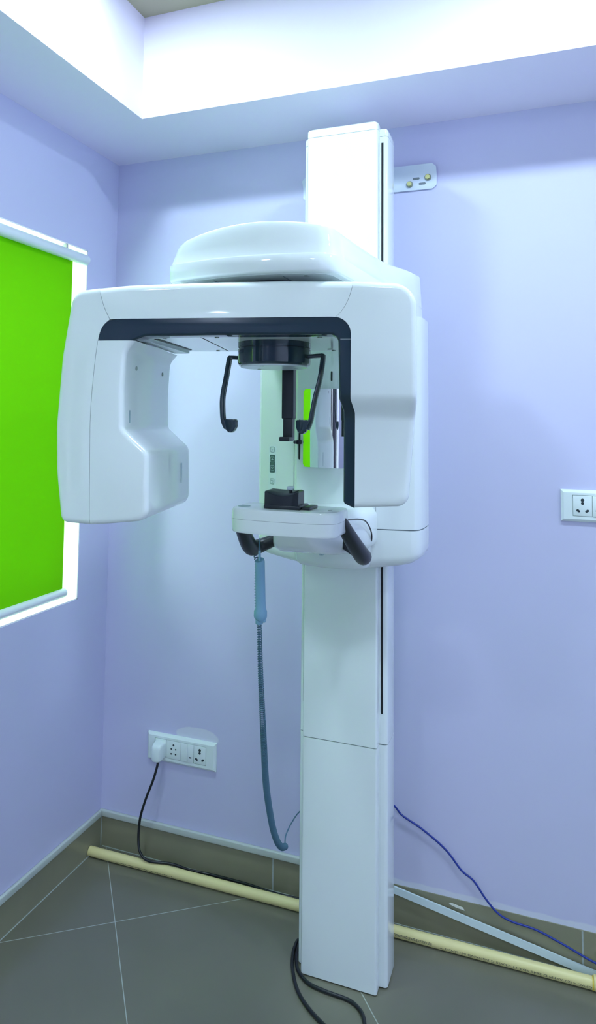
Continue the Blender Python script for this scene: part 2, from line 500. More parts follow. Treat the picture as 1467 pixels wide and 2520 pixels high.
# column ---------------------------------------------------------
def column_rings(x0, x1, y0, y1, zs, r):
    return [[(a, b, z) for a, b in rrect((x0 + x1) / 2, (y0 + y1) / 2, (x1 - x0) / 2, (y1 - y0) / 2, r)] for z in zs]
BX0, BX1, BY0, BY1 = 0.826, 1.077, -0.265, -0.168
bm = loft_bm(column_rings(BX0, BX1, BY0, BY1, (0.004, 0.6265), 0.010))
t = loft_bm(column_rings(BX0 + 0.003, BX1 - 0.003, BY0 + 0.003, BY1 - 0.003, (0.6265, 0.6295), 0.010), False, False); merge(bm, t, 1)
t = loft_bm(column_rings(BX0, BX1, BY0, BY1, (0.6295, 2.327), 0.010)); merge(bm, t, 0)
column = mp('column', bm, [M['white'], M['seam']])
# body cap, slightly domed
rg = []
for k, (s, dz) in enumerate(((1, 2.3285), (1, 2.342), (0.995, 2.346), (0.97, 2.350), (0.6, 2.353), (0.1, 2.354))):
    rg.append([((BX0 + BX1) / 2 + (a - (BX0 + BX1) / 2) * s, (BY0 + BY1) / 2 + (b - (BY0 + BY1) / 2) * s, dz) for a, b in rrect((BX0 + BX1) / 2, (BY0 + BY1) / 2, (BX1 - BX0) / 2, (BY1 - BY0) / 2, 0.010)])
bm = loft_bm(rg)
t = loft_bm(column_rings(BX0 + 0.002, BX1 - 0.002, BY0 + 0.002, BY1 - 0.002, (2.3265, 2.329), 0.010)); merge(bm, t, 1)
mp('column_cap', bm, [M['white'], M['seam']])
# front panel in two lengths
FX0, FX1, FY0, FY1 = 0.845, 1.055, -0.299, -0.262
bm = loft_bm(column_rings(FX0, FX1, FY0, FY1, (0.004, 0.6270), 0.006))
t = loft_bm(column_rings(FX0 + 0.003, FX1 - 0.003, FY0 + 0.003, FY1 - 0.003, (0.6270, 0.6295), 0.006), False, False); merge(bm, t, 1)
t = loft_bm(column_rings(FX0, FX1, FY0, FY1, (0.6295, 2.3370), 0.006)); merge(bm, t, 0)
mp('front_panel', bm, [M['white'], M['seam']])
# arched cap on the front panel
def arch(zadd, inset):
    pts = []
    base = rrect((FX0 + FX1) / 2, (FY0 + FY1) / 2, (FX1 - FX0) / 2 - inset, (FY1 - FY0) / 2 - inset * 0.5, 0.006)
    for a, b in base:
        q = (a - (FX0 + FX1) / 2) / ((FX1 - FX0) / 2)
        pts.append((a, b, 2.3382 + zadd * (1 - 0.44 * q * q)))
    return pts
bm = loft_bm([arch(0, 0), arch(0.033, 0), arch(0.036, 0.003), arch(0.037, 0.012)])
t = loft_bm(column_rings(FX0 + 0.002, FX1 - 0.002, FY0 + 0.002, FY1 - 0.002, (2.336, 2.339), 0.006)); merge(bm, t, 1)
mp('panel_cap', bm, [M['white'], M['seam']])
# long cable slots beside the front panel
bm = bmesh.new()
for x0, x1 in ((1.0585, 1.0645), (0.8355, 0.8415)):
    box_into(bm, x0, x1, BY0 - 0.0006, BY0 + 0.002, 0.709, 2.309)
mp('cable_slot', bm, M['black'], smooth=0)

# wall bracket ----------------------------------------------------
bm = bmesh.new()
prof = [(-0.0015, 2.2450), (-0.0060, 2.2450), (-0.0060, 2.288), (-0.020, 2.3225), (-0.0155, 2.3235), (-0.0015, 2.290)]
x0, x1 = 0.737, 1.180
ch = 0.012
va = []
for x in (x0, x0 + ch, x1 - ch, x1):
    end = x in (x0, x1)
    va.append([Vector((x, y, (z if not end else 2.284 + (z - 2.284) * 0.70))) for y, z in prof])
bracket = mp('wall_bracket', loft_bm(va), M['bracket'])
bm = bmesh.new()
box_into(bm, 0.90, 1.00, -0.17, -0.004, 2.255, 2.285)
mp('bracket_tie', bm, M['bracket'], bracket)
for sgn in (1, -1):
    for dx, z in (((0.144, 2.265), (0.202, 2.282)) if sgn > 0 else ((0.060, 2.265), (0.118, 2.282))):
        x = XC + sgn * dx
        bm = cyl_bm((x, -0.0085, z), (x, -0.0055, z), 0.011, 16)
        t = loft_bm([[(x + 0.0078 * math.cos(PI / 3 * k + 0.3), yy, z + 0.0078 * math.sin(PI / 3 * k + 0.3)) for k in range(6)] for yy in (-0.0085, -0.016)]); merge(bm, t, 1)
        mp('hex_bolt', bm, [M['steel'], M['brass']], bracket, 20)
    bm = bmesh.new()
    for dx, z in (((0.165, 2.282), (0.184, 2.264)) if sgn > 0 else ((0.081, 2.282), (0.100, 2.264))):
        x = XC + sgn * dx
        pts = rrect(x, z, 0.011, 0.0036, 0.0036)
        t = loft_bm([[(a, -0.0066, b) for a, b in pts], [(a, -0.0050, b) for a, b in pts]]); merge(bm, t, 0)
    mp('bracket_slot', bm, M['seam'], bracket, 0)

# carriage -------------------------------------------------------
def plan(s=1.0, n=5):
    P = [(-0.234, -0.235), (-0.234, -0.290), (-0.2315, -0.325), (-0.2260, -0.349), (-0.2160, -0.3625), (-0.2060, -0.3670), (-0.150, -0.3785), (-0.112, -0.3850),
         (-0.106, -0.3865), (-0.101, -0.400), (-0.092, -0.4105), (-0.075, -0.4140), (-0.03, -0.4160), (0, -0.4165)]
    P = P + [(-x, y) for x, y in P[:-1][::-1]]
    return [(XC + x * s, -0.235 + (y + 0.235) * s) for x, y in P]
rg = []
for z, s, k in ((1.112, 0.55, 1), (1.113, 0.82, 1), (1.116, 0.91, 1), (1.122, 0.955, 1), (1.132, 0.982, 0.85), (1.148, 0.994, 0.6), (1.18, 0.999, 0.2), (1.2215, 1, 0)):
    rg.append([(a, b, z + k * 0.026 * ((a - XC) / 0.234) ** 2) for a, b in plan(s)])
carriage_low = mp('carriage_base', loft_bm(rg), M['white'], smooth=30)
bm = loft_bm([[(a, b, z) for a, b in plan(s)] for z, s in ((1.2245, 1), (1.786, 1))])
t = loft_bm([[(a, b, z) for a, b in plan(0.992)] for z in (1.2215, 1.2245)], False, False); merge(bm, t, 1)
# flush seam between the side wing and the middle panel
carriage = mp('carriage', bm, [M['white'], M['seam']], smooth=24)
bm = bmesh.new()
for s in (-1, 1):
    box_into(bm, XC + s * 0.1085 - 0.0007, XC + s * 0.1085 + 0.0007, -0.3862, -0.380, 1.226, 1.785)
mp('panel_seam', bm, M['seam'], carriage, 0)
# laser lever in its slot, on the middle panel left of the mirror
def slot(x, z0, z1, y, hw):
    pts = rrect(x, (z0 + z1) / 2, hw, (z1 - z0) / 2, hw)
    return loft_bm([[(a, y - 0.0012, b) for a, b in pts], [(a, y + 0.004, b) for a, b in pts]])
mp('lever_slot', slot(0.8665, 1.400, 1.508, -0.4115, 0.0028), M['black'], carriage)
mp('lever_slot', slot(0.957, 1.612, 1.638, -0.4165, 0.0022), M['black'], carriage)
bm = bmesh.new()
box_into(bm, 0.8590, 0.8740, -0.424, -0.411, 1.4415, 1.4530, 0.003)
box_into(bm, 0.8560, 0.8640, -0.436, -0.422, 1.4425, 1.4520, 0.003)
mp('laser_lever', bm, M['dark_satin'], carriage)
# mirror, gently convex and turned a little to the left
mr, ms, mh = 0.285, 24, 0.104
a_l, a_r = math.radians(-20), math.radians(5)
def mpt(q, off=0.0):
    a = a_l + (a_r - a_l) * q
    return Vector((0.9405 + 0.5 * 0.0 + mr * (math.sin(a) - math.sin((a_l + a_r) / 2)), -0.4195 - mr * (math.cos(a) - math.cos(a_l)) - off, 0))
rings = []
for off in (0.0035, -0.003):
    ring_ = []
    for k in range(ms + 1):
        q = k / ms
        e_ = min(q, 1 - q) * 0.124; ins = 0.008 - math.sqrt(max(0, 0.008 ** 2 - (0.008 - e_) ** 2)) if e_ < 0.008 else 0
        ring_.append(mpt(q, off) + Vector((0, 0, 1.486 - mh + ins)))
    for k in range(ms, -1, -1):
        q = k / ms
        e_ = min(q, 1 - q) * 0.124; ins = 0.008 - math.sqrt(max(0, 0.008 ** 2 - (0.008 - e_) ** 2)) if e_ < 0.008 else 0
        ring_.append(mpt(q, off) + Vector((0, 0, 1.486 + mh - ins)))
    rings.append(ring_)
bm = bmesh.new()
va_ = [[bm.verts.new(p) for p in r_] for r_ in rings]
nn = len(va_[0])
for i in range(nn):
    j = (i + 1) % nn; bm.faces.new((va_[0][i], va_[0][j], va_[1][j], va_[1][i]))
for ring_ in va_:
    for k in range(ms): bm.faces.new((ring_[k], ring_[k + 1], ring_[nn - 2 - k], ring_[nn - 1 - k]))
mp('mirror', bm, M['mirror'], carriage, label='small patient mirror')
# control strip on the left wing
A0 = Vector((XC - 0.2060, -0.3670, 0)); A1 = Vector((XC - 0.112, -0.3850, 0))
wd = (A1 - A0).normalized(); wn = Vector((wd.y, -wd.x, 0))
def wing(s, z, out): return A0 + wd * s + wn * out + Vector((0, 0, z))
def pad(name, s, z, hw, hh, r, th, m, parent, lift=0.0):
    pts = rrect(0, 0, hw, hh, r)
    return mp(name, loft_bm([[wing(s + a, z + b, -0.002) for a, b in pts], [wing(s + a, z + b, lift + th) for a, b in pts]]), m, parent)
SB = 0.030
strip = pad('control_strip', SB, 1.362, 0.0125, 0.072, 0.006, 0.0006, M['label'], carriage)
pad('button_backing', SB, 1.384, 0.0085, 0.0250, 0.003, 0.0012, M['btn_grey'], carriage)
def ring_icon(s, z, h, m, lift):
    bm = bmesh.new()
    o_ = rrect(0, 0, h, h * 1.12, 0.002); i_ = rrect(0, 0, h - 0.0011, h * 1.12 - 0.0011, 0.0014)
    r0 = [bm.verts.new(wing(s + a, z + b, lift)) for a, b in o_]; r1 = [bm.verts.new(wing(s + a, z + b, lift)) for a, b in i_]
    for i in range(len(r0)):
        j = (i + 1) % len(r0); bm.faces.new((r0[i], r0[j], r1[j], r1[i]))
    bmesh.ops.solidify(bm, geom=bm.faces[:], thickness=0.0004)
    return bm
def stroke(bm, pts, s, z, w, lift):
    for (a, b), (c, d) in zip(pts[:-1], pts[1:]):
        v = Vector((c - a, d - b)); n_ = Vector((-v.y, v.x)).normalized() * w
        q = [(a + n_.x, b + n_.y), (a - n_.x, b - n_.y), (c - n_.x, d - n_.y), (c + n_.x, d + n_.y)]
        t = loft_bm([[wing(s + e, z + f, lift) for e, f in q], [wing(s + e, z + f, lift + 0.0004) for e, f in q]]); merge(bm, t)
for z, up in ((1.3955, 1), (1.3725, -1)):
    bm = ring_icon(SB, z, 0.0066, M['btn_pale'], 0.0018)
    stroke(bm, [(-0.0032, -0.0014 * up), (0, 0.0018 * up), (0.0032, -0.0014 * up)], SB, z, 0.0008, 0.0014)
    mp('height_button', bm, M['btn_pale'], carriage, 0)
bm = ring_icon(SB, 1.4235, 0.0066, M['btn_line'], 0.0012)
stroke(bm, [(-0.0022, 0.0022), (0, 0), (0, -0.0028)], SB, 1.4235, 0.0003, 0.0008)
stroke(bm, [(0.0022, 0.0022), (0, 0)], SB, 1.4235, 0.0003, 0.0008)
mp('patient_button', bm, M['btn_line'], carriage, 0)
bm = ring_icon(SB, 1.3355, 0.0066, M['btn_line'], 0.0012)
arc = [(0.0028 * math.cos(a), 0.0028 * math.sin(a)) for a in [math.radians(150 - k * 27) for k in range(11)]]
stroke(bm, arc, SB, 1.3355, 0.0004, 0.0008)
stroke(bm, [(-0.0035, 0.0036), (-0.0026, 0.0013), (-0.0006, 0.0024)], SB, 1.3355, 0.0004, 0.0008)
mp('return_button', bm, M['btn_line'], carriage, 0)
# small access flap right of the chin arm
bm = bmesh.new()
box_into(bm, XC + 0.1180, XC + 0.1190, -0.384, -0.378, 1.226, 1.286)
mp('flap_seam', bm, M['seam'], carriage, 0)

# overhead arm ------------------------------------------------------
def arm_plan(kind):
    P = []
    if kind == 'low':
        ctrl_r = [(1.088, -0.976), (1.107, -0.965), (1.117, -0.945), (1.122, -0.90), (1.130, -0.80), (1.146, -0.62), (1.160, -0.45), (1.170, -0.34), (1.170, -0.245)]
        ctrl_l = [(0.780, -0.972), (0.762, -0.962), (0.753, -0.942), (0.750, -0.90), (0.747, -0.80), (0.742, -0.62), (0.740, -0.45), (0.732, -0.34), (0.732, -0.245)]
        fy = -0.996
    else:
        ctrl_r = [(1.080, -0.966), (1.097, -0.957), (1.105, -0.938), (1.106, -0.88), (1.106, -0.78), (1.108, -0.62), (1.116, -0.47), (1.156, -0.34), (1.164, -0.255)]
        ctrl_l = [(0.800, -0.960), (0.785, -0.951), (0.777, -0.934), (0.776, -0.88), (0.776, -0.78), (0.774, -0.62), (0.767, -0.47), (0.752, -0.34), (0.743, -0.255)]
        fy = -0.983
    a, b = ctrl_l[0], ctrl_r[0]
    fr = []
    for k in range(1, 10):
        t_ = k / 10
        x = a[0] + (b[0] - a[0]) * t_
        y = a[1] + (b[1] - a[1]) * t_
        y += (fy - (a[1] + b[1]) / 2) * (1 - (2 * t_ - 1) ** 2)
        fr.append((x, y))
    return ctrl_l[::-1] + fr + ctrl_r
PA, PB = arm_plan('low'), arm_plan('top')
def ztop(x, y):
    s = (y + 0.95) / 0.70
    q = (x - 0.960) / 0.16
    return 1.897 + 0.036 * s - 0.019 * q * q * (1 - 0.5 * max(0, min(1, s)))
rg = [[(0.94 + (x - 0.94) * 0.985, -0.6 + (y + 0.6) * 0.985, 1.787) for x, y in PA],
      [(0.94 + (x - 0.94) * 0.996, -0.6 + (y + 0.6) * 0.996, 1.7885) for x, y in PA],
      [(x, y, 1.792) for x, y in PA], [(x, y, 1.8205) for x, y in PA],
      [(0.94 + (x - 0.94) * 0.996, -0.6 + (y + 0.6) * 0.997, 1.8225) for x, y in PA]]
for tt, ss in ((0.16, 0.03), (0.40, 0.40), (0.62, 0.72), (0.78, 0.88), (0.90, 0.96), (1.0, 1.0)):
    # inward by tt, upward by ss
    rg.append([(a[0] + (b[0] - a[0]) * tt, a[1] + (b[1] - a[1]) * tt, 1.8225 + (ztop(*b) - 0.004 - 1.8225) * ss) for a, b in zip(PA, PB)])
for k in (0.97, 0.85, 0.6, 0.3, 0.05):
    r_ = []
    for x, y in PB:
        xx, yy = 0.937 + (x - 0.937) * k, -0.6 + (y + 0.6) * (k if k > 0.9 else 0.97 * k / 0.97)
        r_.append((xx, yy, ztop(xx, yy) - (0.0015 if k == 0.97 else 0)))
    rg.append(r_)
arm = mp('overhead_arm', loft_bm(rg), M['white'], smooth=50)
# underside cover with its seams and screws
pu = [(0.94 + (x - 0.94) * 0.92, -0.62 + (y + 0.62) * 0.955) for x, y in PA]
mp('arm_underside_cover', loft_bm([[(x, y, 1.7862) for x, y in pu], [(x, y, 1.7885) for x, y in pu]]), M['white'], arm)
bm = bmesh.new()
for x in (0.86, 1.01):
    box_into(bm, x - 0.0008, x + 0.0008, -0.955, -0.50, 1.7854, 1.7865)
mp('cover_seam', bm, M['seam'], arm, 0)
for x in (0.79, 1.055):
    mp('cover_screw', cyl_bm((x, -0.945, 1.7850), (x, -0.945, 1.7875), 0.006, 14, 0.001), M['steel'], arm)
mp('rotation_joint', cyl_bm((XC, -0.843, 1.760), (XC, -0.843, 1.788), 0.085, 40), M['dark_satin'])

# rotating gantry, built in its own (u, w, z) frame ---------------------
PHI = math.radians(12.5)
GM = Matrix.Translation((XC, -0.843, 0)) @ Matrix.Rotation(PHI, 4, 'Z')   # local x=u, local -y=w
WF, WB = 0.155, -0.165
def gput(name, bm, m, parent=None, smooth=30, label=None):
    bmesh.ops.transform(bm, matrix=GM, verts=bm.verts)
    return mp(name, bm, m, parent, smooth, label)
def step_back(bm, z0=1.556, z1=1.504, d=0.038):
    for k in range(13):
        z = z1 + (z0 - z1) * k / 12
        g_ = bm.verts[:] + bm.edges[:] + bm.faces[:]
        bmesh.ops.bisect_plane(bm, geom=g_, plane_co=(0, 0, z), plane_no=(0, 0, 1))
    for v in bm.verts:
        s = max(0.0, min(1.0, (z0 - v.co.z) / (z0 - z1))); s = s * s * (3 - 2 * s)
        w = -v.co.y
        v.co.y = -(w - d * s * max(0, (w - WB)) / (WF - WB))
def smooth_path(pts, sub=4):
    return [(p.x, p.y) for p in catmull([(a, b, 0) for a, b in pts], sub)]

G = 0.00045
seam1 = [(-0.333, 1.7635), (-0.322, 1.728), (-0.308, 1.699)]
seam1 = smooth_path(seam1, 4)
seam2 = smooth_path([(0.171, 1.7685), (0.160, 1.730), (0.137, 1.700)], 4)
lo = fillet([(-0.333, 1.7635, 0), (-0.389, 1.7575, 0.034), (-0.4080, 1.625, 0.30), (-0.4160, 1.485, 0.35), (-0.4125, 1.400, 0.30), (-0.3990, 1.2985, 0.017), (-0.338, 1.2955, 0)])
inner = smooth_path([(-0.338, 1.2955), (-0.342, 1.447), (-0.342, 1.527), (-0.337, 1.607), (-0.331, 1.659), (-0.323, 1.684), (-0.308, 1.699)], 3)
seam1 = [(-0.333, 1.7635), (-0.3275, 1.7455), (-0.322, 1.728), (-0.3155, 1.713), (-0.308, 1.699)]
out = lo[:-1] + [(a - G, b) for a, b in inner[:-1]] + [(a - G, b) for a, b in seam1[::-1][:-1]]
flags = [True] * (len(lo) - 1) + [False] * (len(out) - len(lo) + 1)
detector_cover = gput('detector_side_cover', prism2(out, flags, WB, WF, 0.012), M['white'])
# beam
top = fillet([(-0.333, 1.7635, 0), (-0.270, 1.7685, 0.3), (-0.120, 1.7715, 0.5), (0.040, 1.7718, 0.5), (0.171, 1.7685, 0)], 5)
seam2 = [(0.171, 1.7685), (0.1675, 1.753), (0.1643, 1.7415), (0.1602, 1.7305), (0.1555, 1.7212), (0.1500, 1.7128), (0.1440, 1.7055), (0.137, 1.6995)]
out = top[:-1] + seam2[:-1] + [(0.137, 1.6995), (0.130, 1.700), (-0.283, 1.700)] + [(-0.308 + G, 1.699)] + [(a + G, b) for a, b in seam1[::-1][1:-1]]
flags = [True] * (len(top) - 1) + [False] * (len(out) - len(top) + 1)
bm = prism2(out, flags, WB, WF, 0.014)
box_into(bm, -0.330, 0.160, -0.120, -WB, 1.667, 1.7005)
beam = gput('gantry_beam', bm, M['white'])
for u0, u1 in ((-0.1330, -0.1310), (0.1380, 0.1395)):      # hairline joints and screws under the beam
    bm = bmesh.new(); box_into(bm, u0, u1, -0.118, 0.16, 1.6664, 1.668); gput('underside_seam', bm, M['black'], beam, 0)
for u, w in ((-0.21, 0.105), (-0.10, 0.112), (-0.155, -0.15), (0.105, 0.112), (0.11, -0.12), (0.118, -0.148)):
    gput('underside_screw', cyl_bm((u, -w, 1.6655), (u, -w, 1.668), 0.0045, 12), M['steel'], beam)
pts = [(-0.236, -0.09), (-0.225, -0.09), (-0.2125, 0.125), (-0.2185, 0.135)]
gput('underside_vent', loft_bm([[(a, b, 1.6662) for a, b in pts], [(a, b, 1.668) for a, b in pts]]), M['black'], beam, 0)
pts = [(-0.262, -0.10), (-0.244, -0.095), (-0.226, 0.155), (-0.232, 0.160), (-0.264, 0.160)]
gput('slider_rail', loft_bm([[(a, b, 1.6610) for a, b in pts], [(a, b, 1.667) for a, b in pts]]), M['drum_under'], beam)
# detector box
det = fillet([(-0.256, 1.657, 0), (-0.2735, 1.636, 0.030), (-0.2775, 1.560, 0.3), (-0.2755, 1.4835, 0.020), (-0.2235, 1.4380, 0.024), (-0.2205, 1.3075, 0.024), (-0.300, 1.2985, 0.25), (-0.3375, 1.2955, 0)])
nd = len(det)
out = det + [(a + G, b) for a, b in inner[1:]]
while out[-1][1] > 1.6565: out.pop()
out.append((-0.3312, 1.657))
flags = [True] * (nd - 1) + [False] * (len(out) - nd + 1)
detector = gput('detector_housing', prism2(out, flags, WB, WF, 0.011), M['white'])
for w, z in ((0.085, 1.607), (-0.10, 1.607)):
    gput('housing_screw', cyl_bm((-0.2785, -w, z), (-0.2735, -w, z), 0.0045, 12), M['steel'], detector)
for q in ((-0.2795, -0.2745, -0.118, -0.114, 1.495, 1.520), (-0.2240, -0.2208, 0.085, 0.089, 1.36, 1.405)):
    bm = bmesh.new(); box_into(bm, *q); gput('sensor_mark', bm, M['btn_line'], detector, 0)
# tube housing
ro = fillet([(0.171, 1.7685, 0), (0.2875, 1.7625, 0.046), (0.2892, 1.640, 0.4), (0.2885, 1.530, 0.35), (0.2740, 1.3450, 0.024), (0.174, 1.3395, 0)])
ri = [p for p in fillet([(0.174, 1.36, 0), (0.174, 1.5205, 0.012), (0.1665, 1.5445, 0.012), (0.1665, 1.7000, 0.036), (0.100, 1.7000, 0)], 12) if p[0] > 0.1376] + [(0.1374, 1.6994)]
out = ro + ri + [(a + 1.3 * G, b) for a, b in seam2[::-1][1:-1]]
flags = [True] * (len(ro) - 1) + [False] * (len(out) - len(ro) + 1)
bm = prism2(out, flags, WB, WF, 0.012); step_back(bm)
tubeh = gput('tube_housing', bm, M['white'])
# dark inset trim following the inside of the arch
bo = smooth_path([(-0.3290, 1.6575), (-0.3285, 1.668), (-0.3220, 1.6855), (-0.309, 1.6965), (-0.285, 1.6995)], 4) + [(-0.2, 1.6998), (0.0, 1.6998)] + fillet([(0.100, 1.6998, 0), (0.1662, 1.6998, 0.0362), (0.1662, 1.5443, 0.012), (0.1737, 1.5203, 0.012), (0.1737, 1.3385, 0)], 12)
bi = fillet([(0.1735, 1.3385, 0), (0.1525, 1.3475, 0.008), (0.1525, 1.5225, 0.012), (0.1450, 1.5465, 0.012), (0.1430, 1.6665, 0.014), (-0.10, 1.6668, 0), (-0.236, 1.6655, 0.03), (-0.257, 1.6575, 0)])
out = bo[:-1] + bi
flags = [False] * (len(bo) - 1) + [True] * (len(bi) - 1) + [False]
bm = prism2(out, flags, WF - 0.040, WF - 0.001, 0.005, both=False); step_back(bm)
gput('dark_inset_trim', bm, M['dark'], None, label='glossy dark trim around the arch opening')
bm = bmesh.new()
for u0, u1, z in ((0.1470, 0.1665, 1.6575),):
    box_into(bm, u0, u1, -(WF - 0.0005), -(WF - 0.03), z - 0.0007, z + 0.0007)
gput('trim_seam', bm, M['seam'], None, 0)
# warning label on the tube housing
yl = -(WF - 0.040)
def gl(u, z, out_=0.0): return (u, yl - out_, z)
pts = rrect(0.2475, 1.4080, 0.0135, 0.0140, 0.001)
lab = gput('warning_label', loft_bm([[gl(a, b, 0.0003) for a, b in pts], [gl(a, b, -0.001) for a, b in pts]]), M['white'], tubeh)
bm = bmesh.new()
tri = [(0.2375, 1.4148), (0.2555, 1.4148), (0.2465, 1.3990)]
def round_tri(sh):
    c = (0.2465, 1.4095); o_ = []
    T_ = [(c[0] + (x - c[0]) * sh, c[1] + (z - c[1]) * sh) for x, z in tri]
    for i in range(3):
        p0, p1, p2 = Vector(T_[i - 1]), Vector(T_[i]), Vector(T_[(i + 1) % 3])
        a_ = p1 + (p0 - p1).normalized() * 0.0018 * sh; b_ = p1 + (p2 - p1).normalized() * 0.0018 * sh
        for k in range(5):
            q = k / 4
            o_.append((a_ * (1 - q) ** 2 + p1 * 2 * q * (1 - q) + b_ * q ** 2)[:])
    return o_
ra, rb = round_tri(1.0), round_tri(0.80)
fa = [bm.verts.new(gl(a, b, 0.0007)) for a, b in ra]; fb = [bm.verts.new(gl(a, b, 0.0007)) for a, b in rb]
for i in range(len(fa)):
    j = (i + 1) % len(fa); bm.faces.new((fa[i], fa[j], fb[j], fb[i]))
for (a0, a1, b0, b1) in ((0.2418, 0.2450, 1.4090, 1.4106),):
    bm.faces.new([bm.verts.new(gl(a, b, 0.0007)) for a, b in ((a0, b0), (a1, b0), (a1, b1), (a0, b1))])
for c0, rr, a0, a1 in ((0.2466, 0.0022, 90, 270), (0.2466, 0.0022, -60, 60)):
    ring_ = [(rr * math.cos(math.radians(a0 + (a1 - a0) * k / 8)), rr * math.sin(math.radians(a0 + (a1 - a0) * k / 8))) for k in range(9)]
    for p, q in zip(ring_[:-1], ring_[1:]):
        bm.faces.new([bm.verts.new(gl(c0 + x * s, 1.4098 + z * s, 0.0007)) for (x, z), s in ((p, 1), (q, 1), (q, 0.86), (p, 0.86))])
bmesh.ops.solidify(bm, geom=bm.faces[:], thickness=0.0002)
gput('warning_triangle', bm, M['ink'], tubeh, 0)
for body, z, width in (('CAUTION: X-RAYS', 1.4191, 0.0128), ('ATTENTION: RAYONS X', 1.4163, 0.0172)):
    bm = text_bm(body, 0.01)
    xs = [v.co.x for v in bm.verts]; w_ = max(xs) - min(xs); x0_ = min(xs)
    for v in bm.verts:
        v.co = Vector(gl(0.2385 + (v.co.x - x0_) * width / w_, z + v.co.y * 0.17, 0.0008))
    gput('warning_lettering', bm, M['ink'], tubeh, 0)
# small speck of print beside it
bm = bmesh.new(); box_into(bm, 0.2570, 0.2576, yl - 0.0006, yl, 1.3990, 1.4045); gput('printed_mark', bm, M['btn_line'], tubeh, 0)

# head rest drum with supports (fixed to the arm, not turning) ------------------
DC = (XC, -0.843)
bm = lathe_bm([(0.0775, 1.668), (0.0775, 1.6555), (0.0755, 1.6548), (0.0755, 1.6532), (0.0775, 1.6525), (0.0778, 1.628), (0.0770, 1.6225), (0.0745, 1.6190), (0.0715, 1.6178), (0.0001, 1.6178)], DC, 48)
drum = mp('headrest_drum', bm, M['dark'], smooth=25)
mp('drum_base_plate', lathe_bm([(0.0712, 1.618), (0.0712, 1.6158), (0.0700, 1.6148), (0.0001, 1.6148)], DC, 48), M['drum_under'], drum, label='pale underside plate of the drum')
for a in (40, 150, 260):
    x = DC[0] + 0.05 * math.cos(math.radians(a)); y = DC[1] + 0.05 * math.sin(math.radians(a))
    mp('drum_screw', cyl_bm((x, y, 1.6142), (x, y, 1.6150), 0.004, 10), M['steel'], drum)
def temple(s):
    L_ = [(0.070, 1.6365), (0.0925, 1.6385), (0.0995, 1.6382), (0.1030, 1.6350), (0.1060, 1.594), (0.1095, 1.5545), (0.1065, 1.524), (0.1015, 1.5010), (0.0930, 1.4860)] if s < 0 else \
         [(0.070, 1.6365), (0.0985, 1.6385), (0.1055, 1.6382), (0.1085, 1.6350), (0.1055, 1.592), (0.0985, 1.5545), (0.0945, 1.524), (0.0915, 1.5010), (0.0860, 1.4860)]
    Y_ = (-0.843, -0.843, -0.8432, -0.8438, -0.853, -0.861, -0.868, -0.873, -0.876)
    P = [(XC + s * x, y, z) for (x, z), y in zip(L_, Y_)]
    sec = rrect(0, 0, 0.0042, 0.0070, 0.0018, 2)
    path_ = catmull(P, 6)
    rings_ = []
    for i, p in enumerate(path_):
        T_ = (path_[min(i + 1, len(path_) - 1)] - path_[max(i - 1, 0)]).normalized()
        wv = Vector((0, -1, 0)); wv = (wv - T_ * wv.dot(T_)).normalized(); uv = T_.cross(wv)
        rings_.append([p + uv * a + wv * b for a, b in sec])
    bm = loft_bm(rings_)
    # block at the tip, turned inwards
    ox = 0.0020 if s < 0 else -0.0045
    poly = [(0.0965 + ox, 1.5020), (0.0900 + ox, 1.5055), (0.0700 + ox, 1.5050), (0.0680 + ox, 1.5025), (0.0680 + ox, 1.4900), (0.0720 + ox, 1.4815), (0.0780 + ox, 1.4770), (0.0830 + ox, 1.4772), (0.0885 + ox, 1.4815)]
    t_ = prism2([(XC + s * x, z) for x, z in poly], [True] * len(poly), 0.8690, 0.8845, 0.0016, 3)
    merge(bm, t_)
    return bm
for s in (-1, 1):
    mp('temple_support', temple(s), M['dark'])
bm = bmesh.new(); box_into(bm, 0.9375, 0.9645, -0.756, -0.734, 1.508, 1.645, 0.002)
fore = mp('forehead_support', bm, M['dark_satin'])
bm = bmesh.new(); box_into(bm, 0.9400, 0.9615, -0.753, -0.737, 1.460, 1.512, 0.0015)
box_into(bm, 0.9390, 0.9620, -0.775, -0.740, 1.4585, 1.4680, 0.002)
mp('forehead_slide', bm, M['dark_satin'], fore)

# chin tray --------------------------------------------------------
def tray_plan(s=1.0):
    P = [(0.110, -0.705), (0.1190, -0.712), (0.1215, -0.722), (0.1215, -0.785), (0.1205, -0.800), (0.1160, -0.8130), (0.1070, -0.8225), (0.094, -0.8285), (0.078, -0.8320), (0.05, -0.8350), (0.02, -0.8365), (0, -0.8368)]
    P = P + [(-x, y) for x, y in P[:-1][::-1]]
    return [(XC + 0.010 + x * s, -0.77 + (y + 0.77) * s) for x, y in P]
def zt(a, s, z): return (XC + 0, z)
rg = []
for z, s in ((1.2620, 0.93), (1.2622, 0.968), (1.2640, 0.980), (1.268, 0.986), (1.2905, 0.998)):
    rg.append([(a, b, z) for a, b in tray_plan(s)])
bm = loft_bm(rg)
t = loft_bm([[(a, b, z) for a, b in tray_plan(0.992)] for z in (1.2905, 1.2911)], False, False); merge(bm, t, 1)
rg = []
for z, s in ((1.2911, 0.998), (1.3080, 0.990), (1.3115, 0.982), (1.3135, 0.968), (1.3142, 0.94), (1.3145, 0.4)):
    rg.append([(a, b, z) for a, b in tray_plan(s)])
t = loft_bm(rg); merge(bm, t, 0)
tray = mp('chin_tray', bm, [M['white'], M['seam']], smooth=30)
mp('tray_recess', lathe_bm([(0.0001, 1.3152), (0.013, 1.3152), (0.014, 1.3142)], (XC - 0.088, -0.785), 24), M['btn_line'], tray)
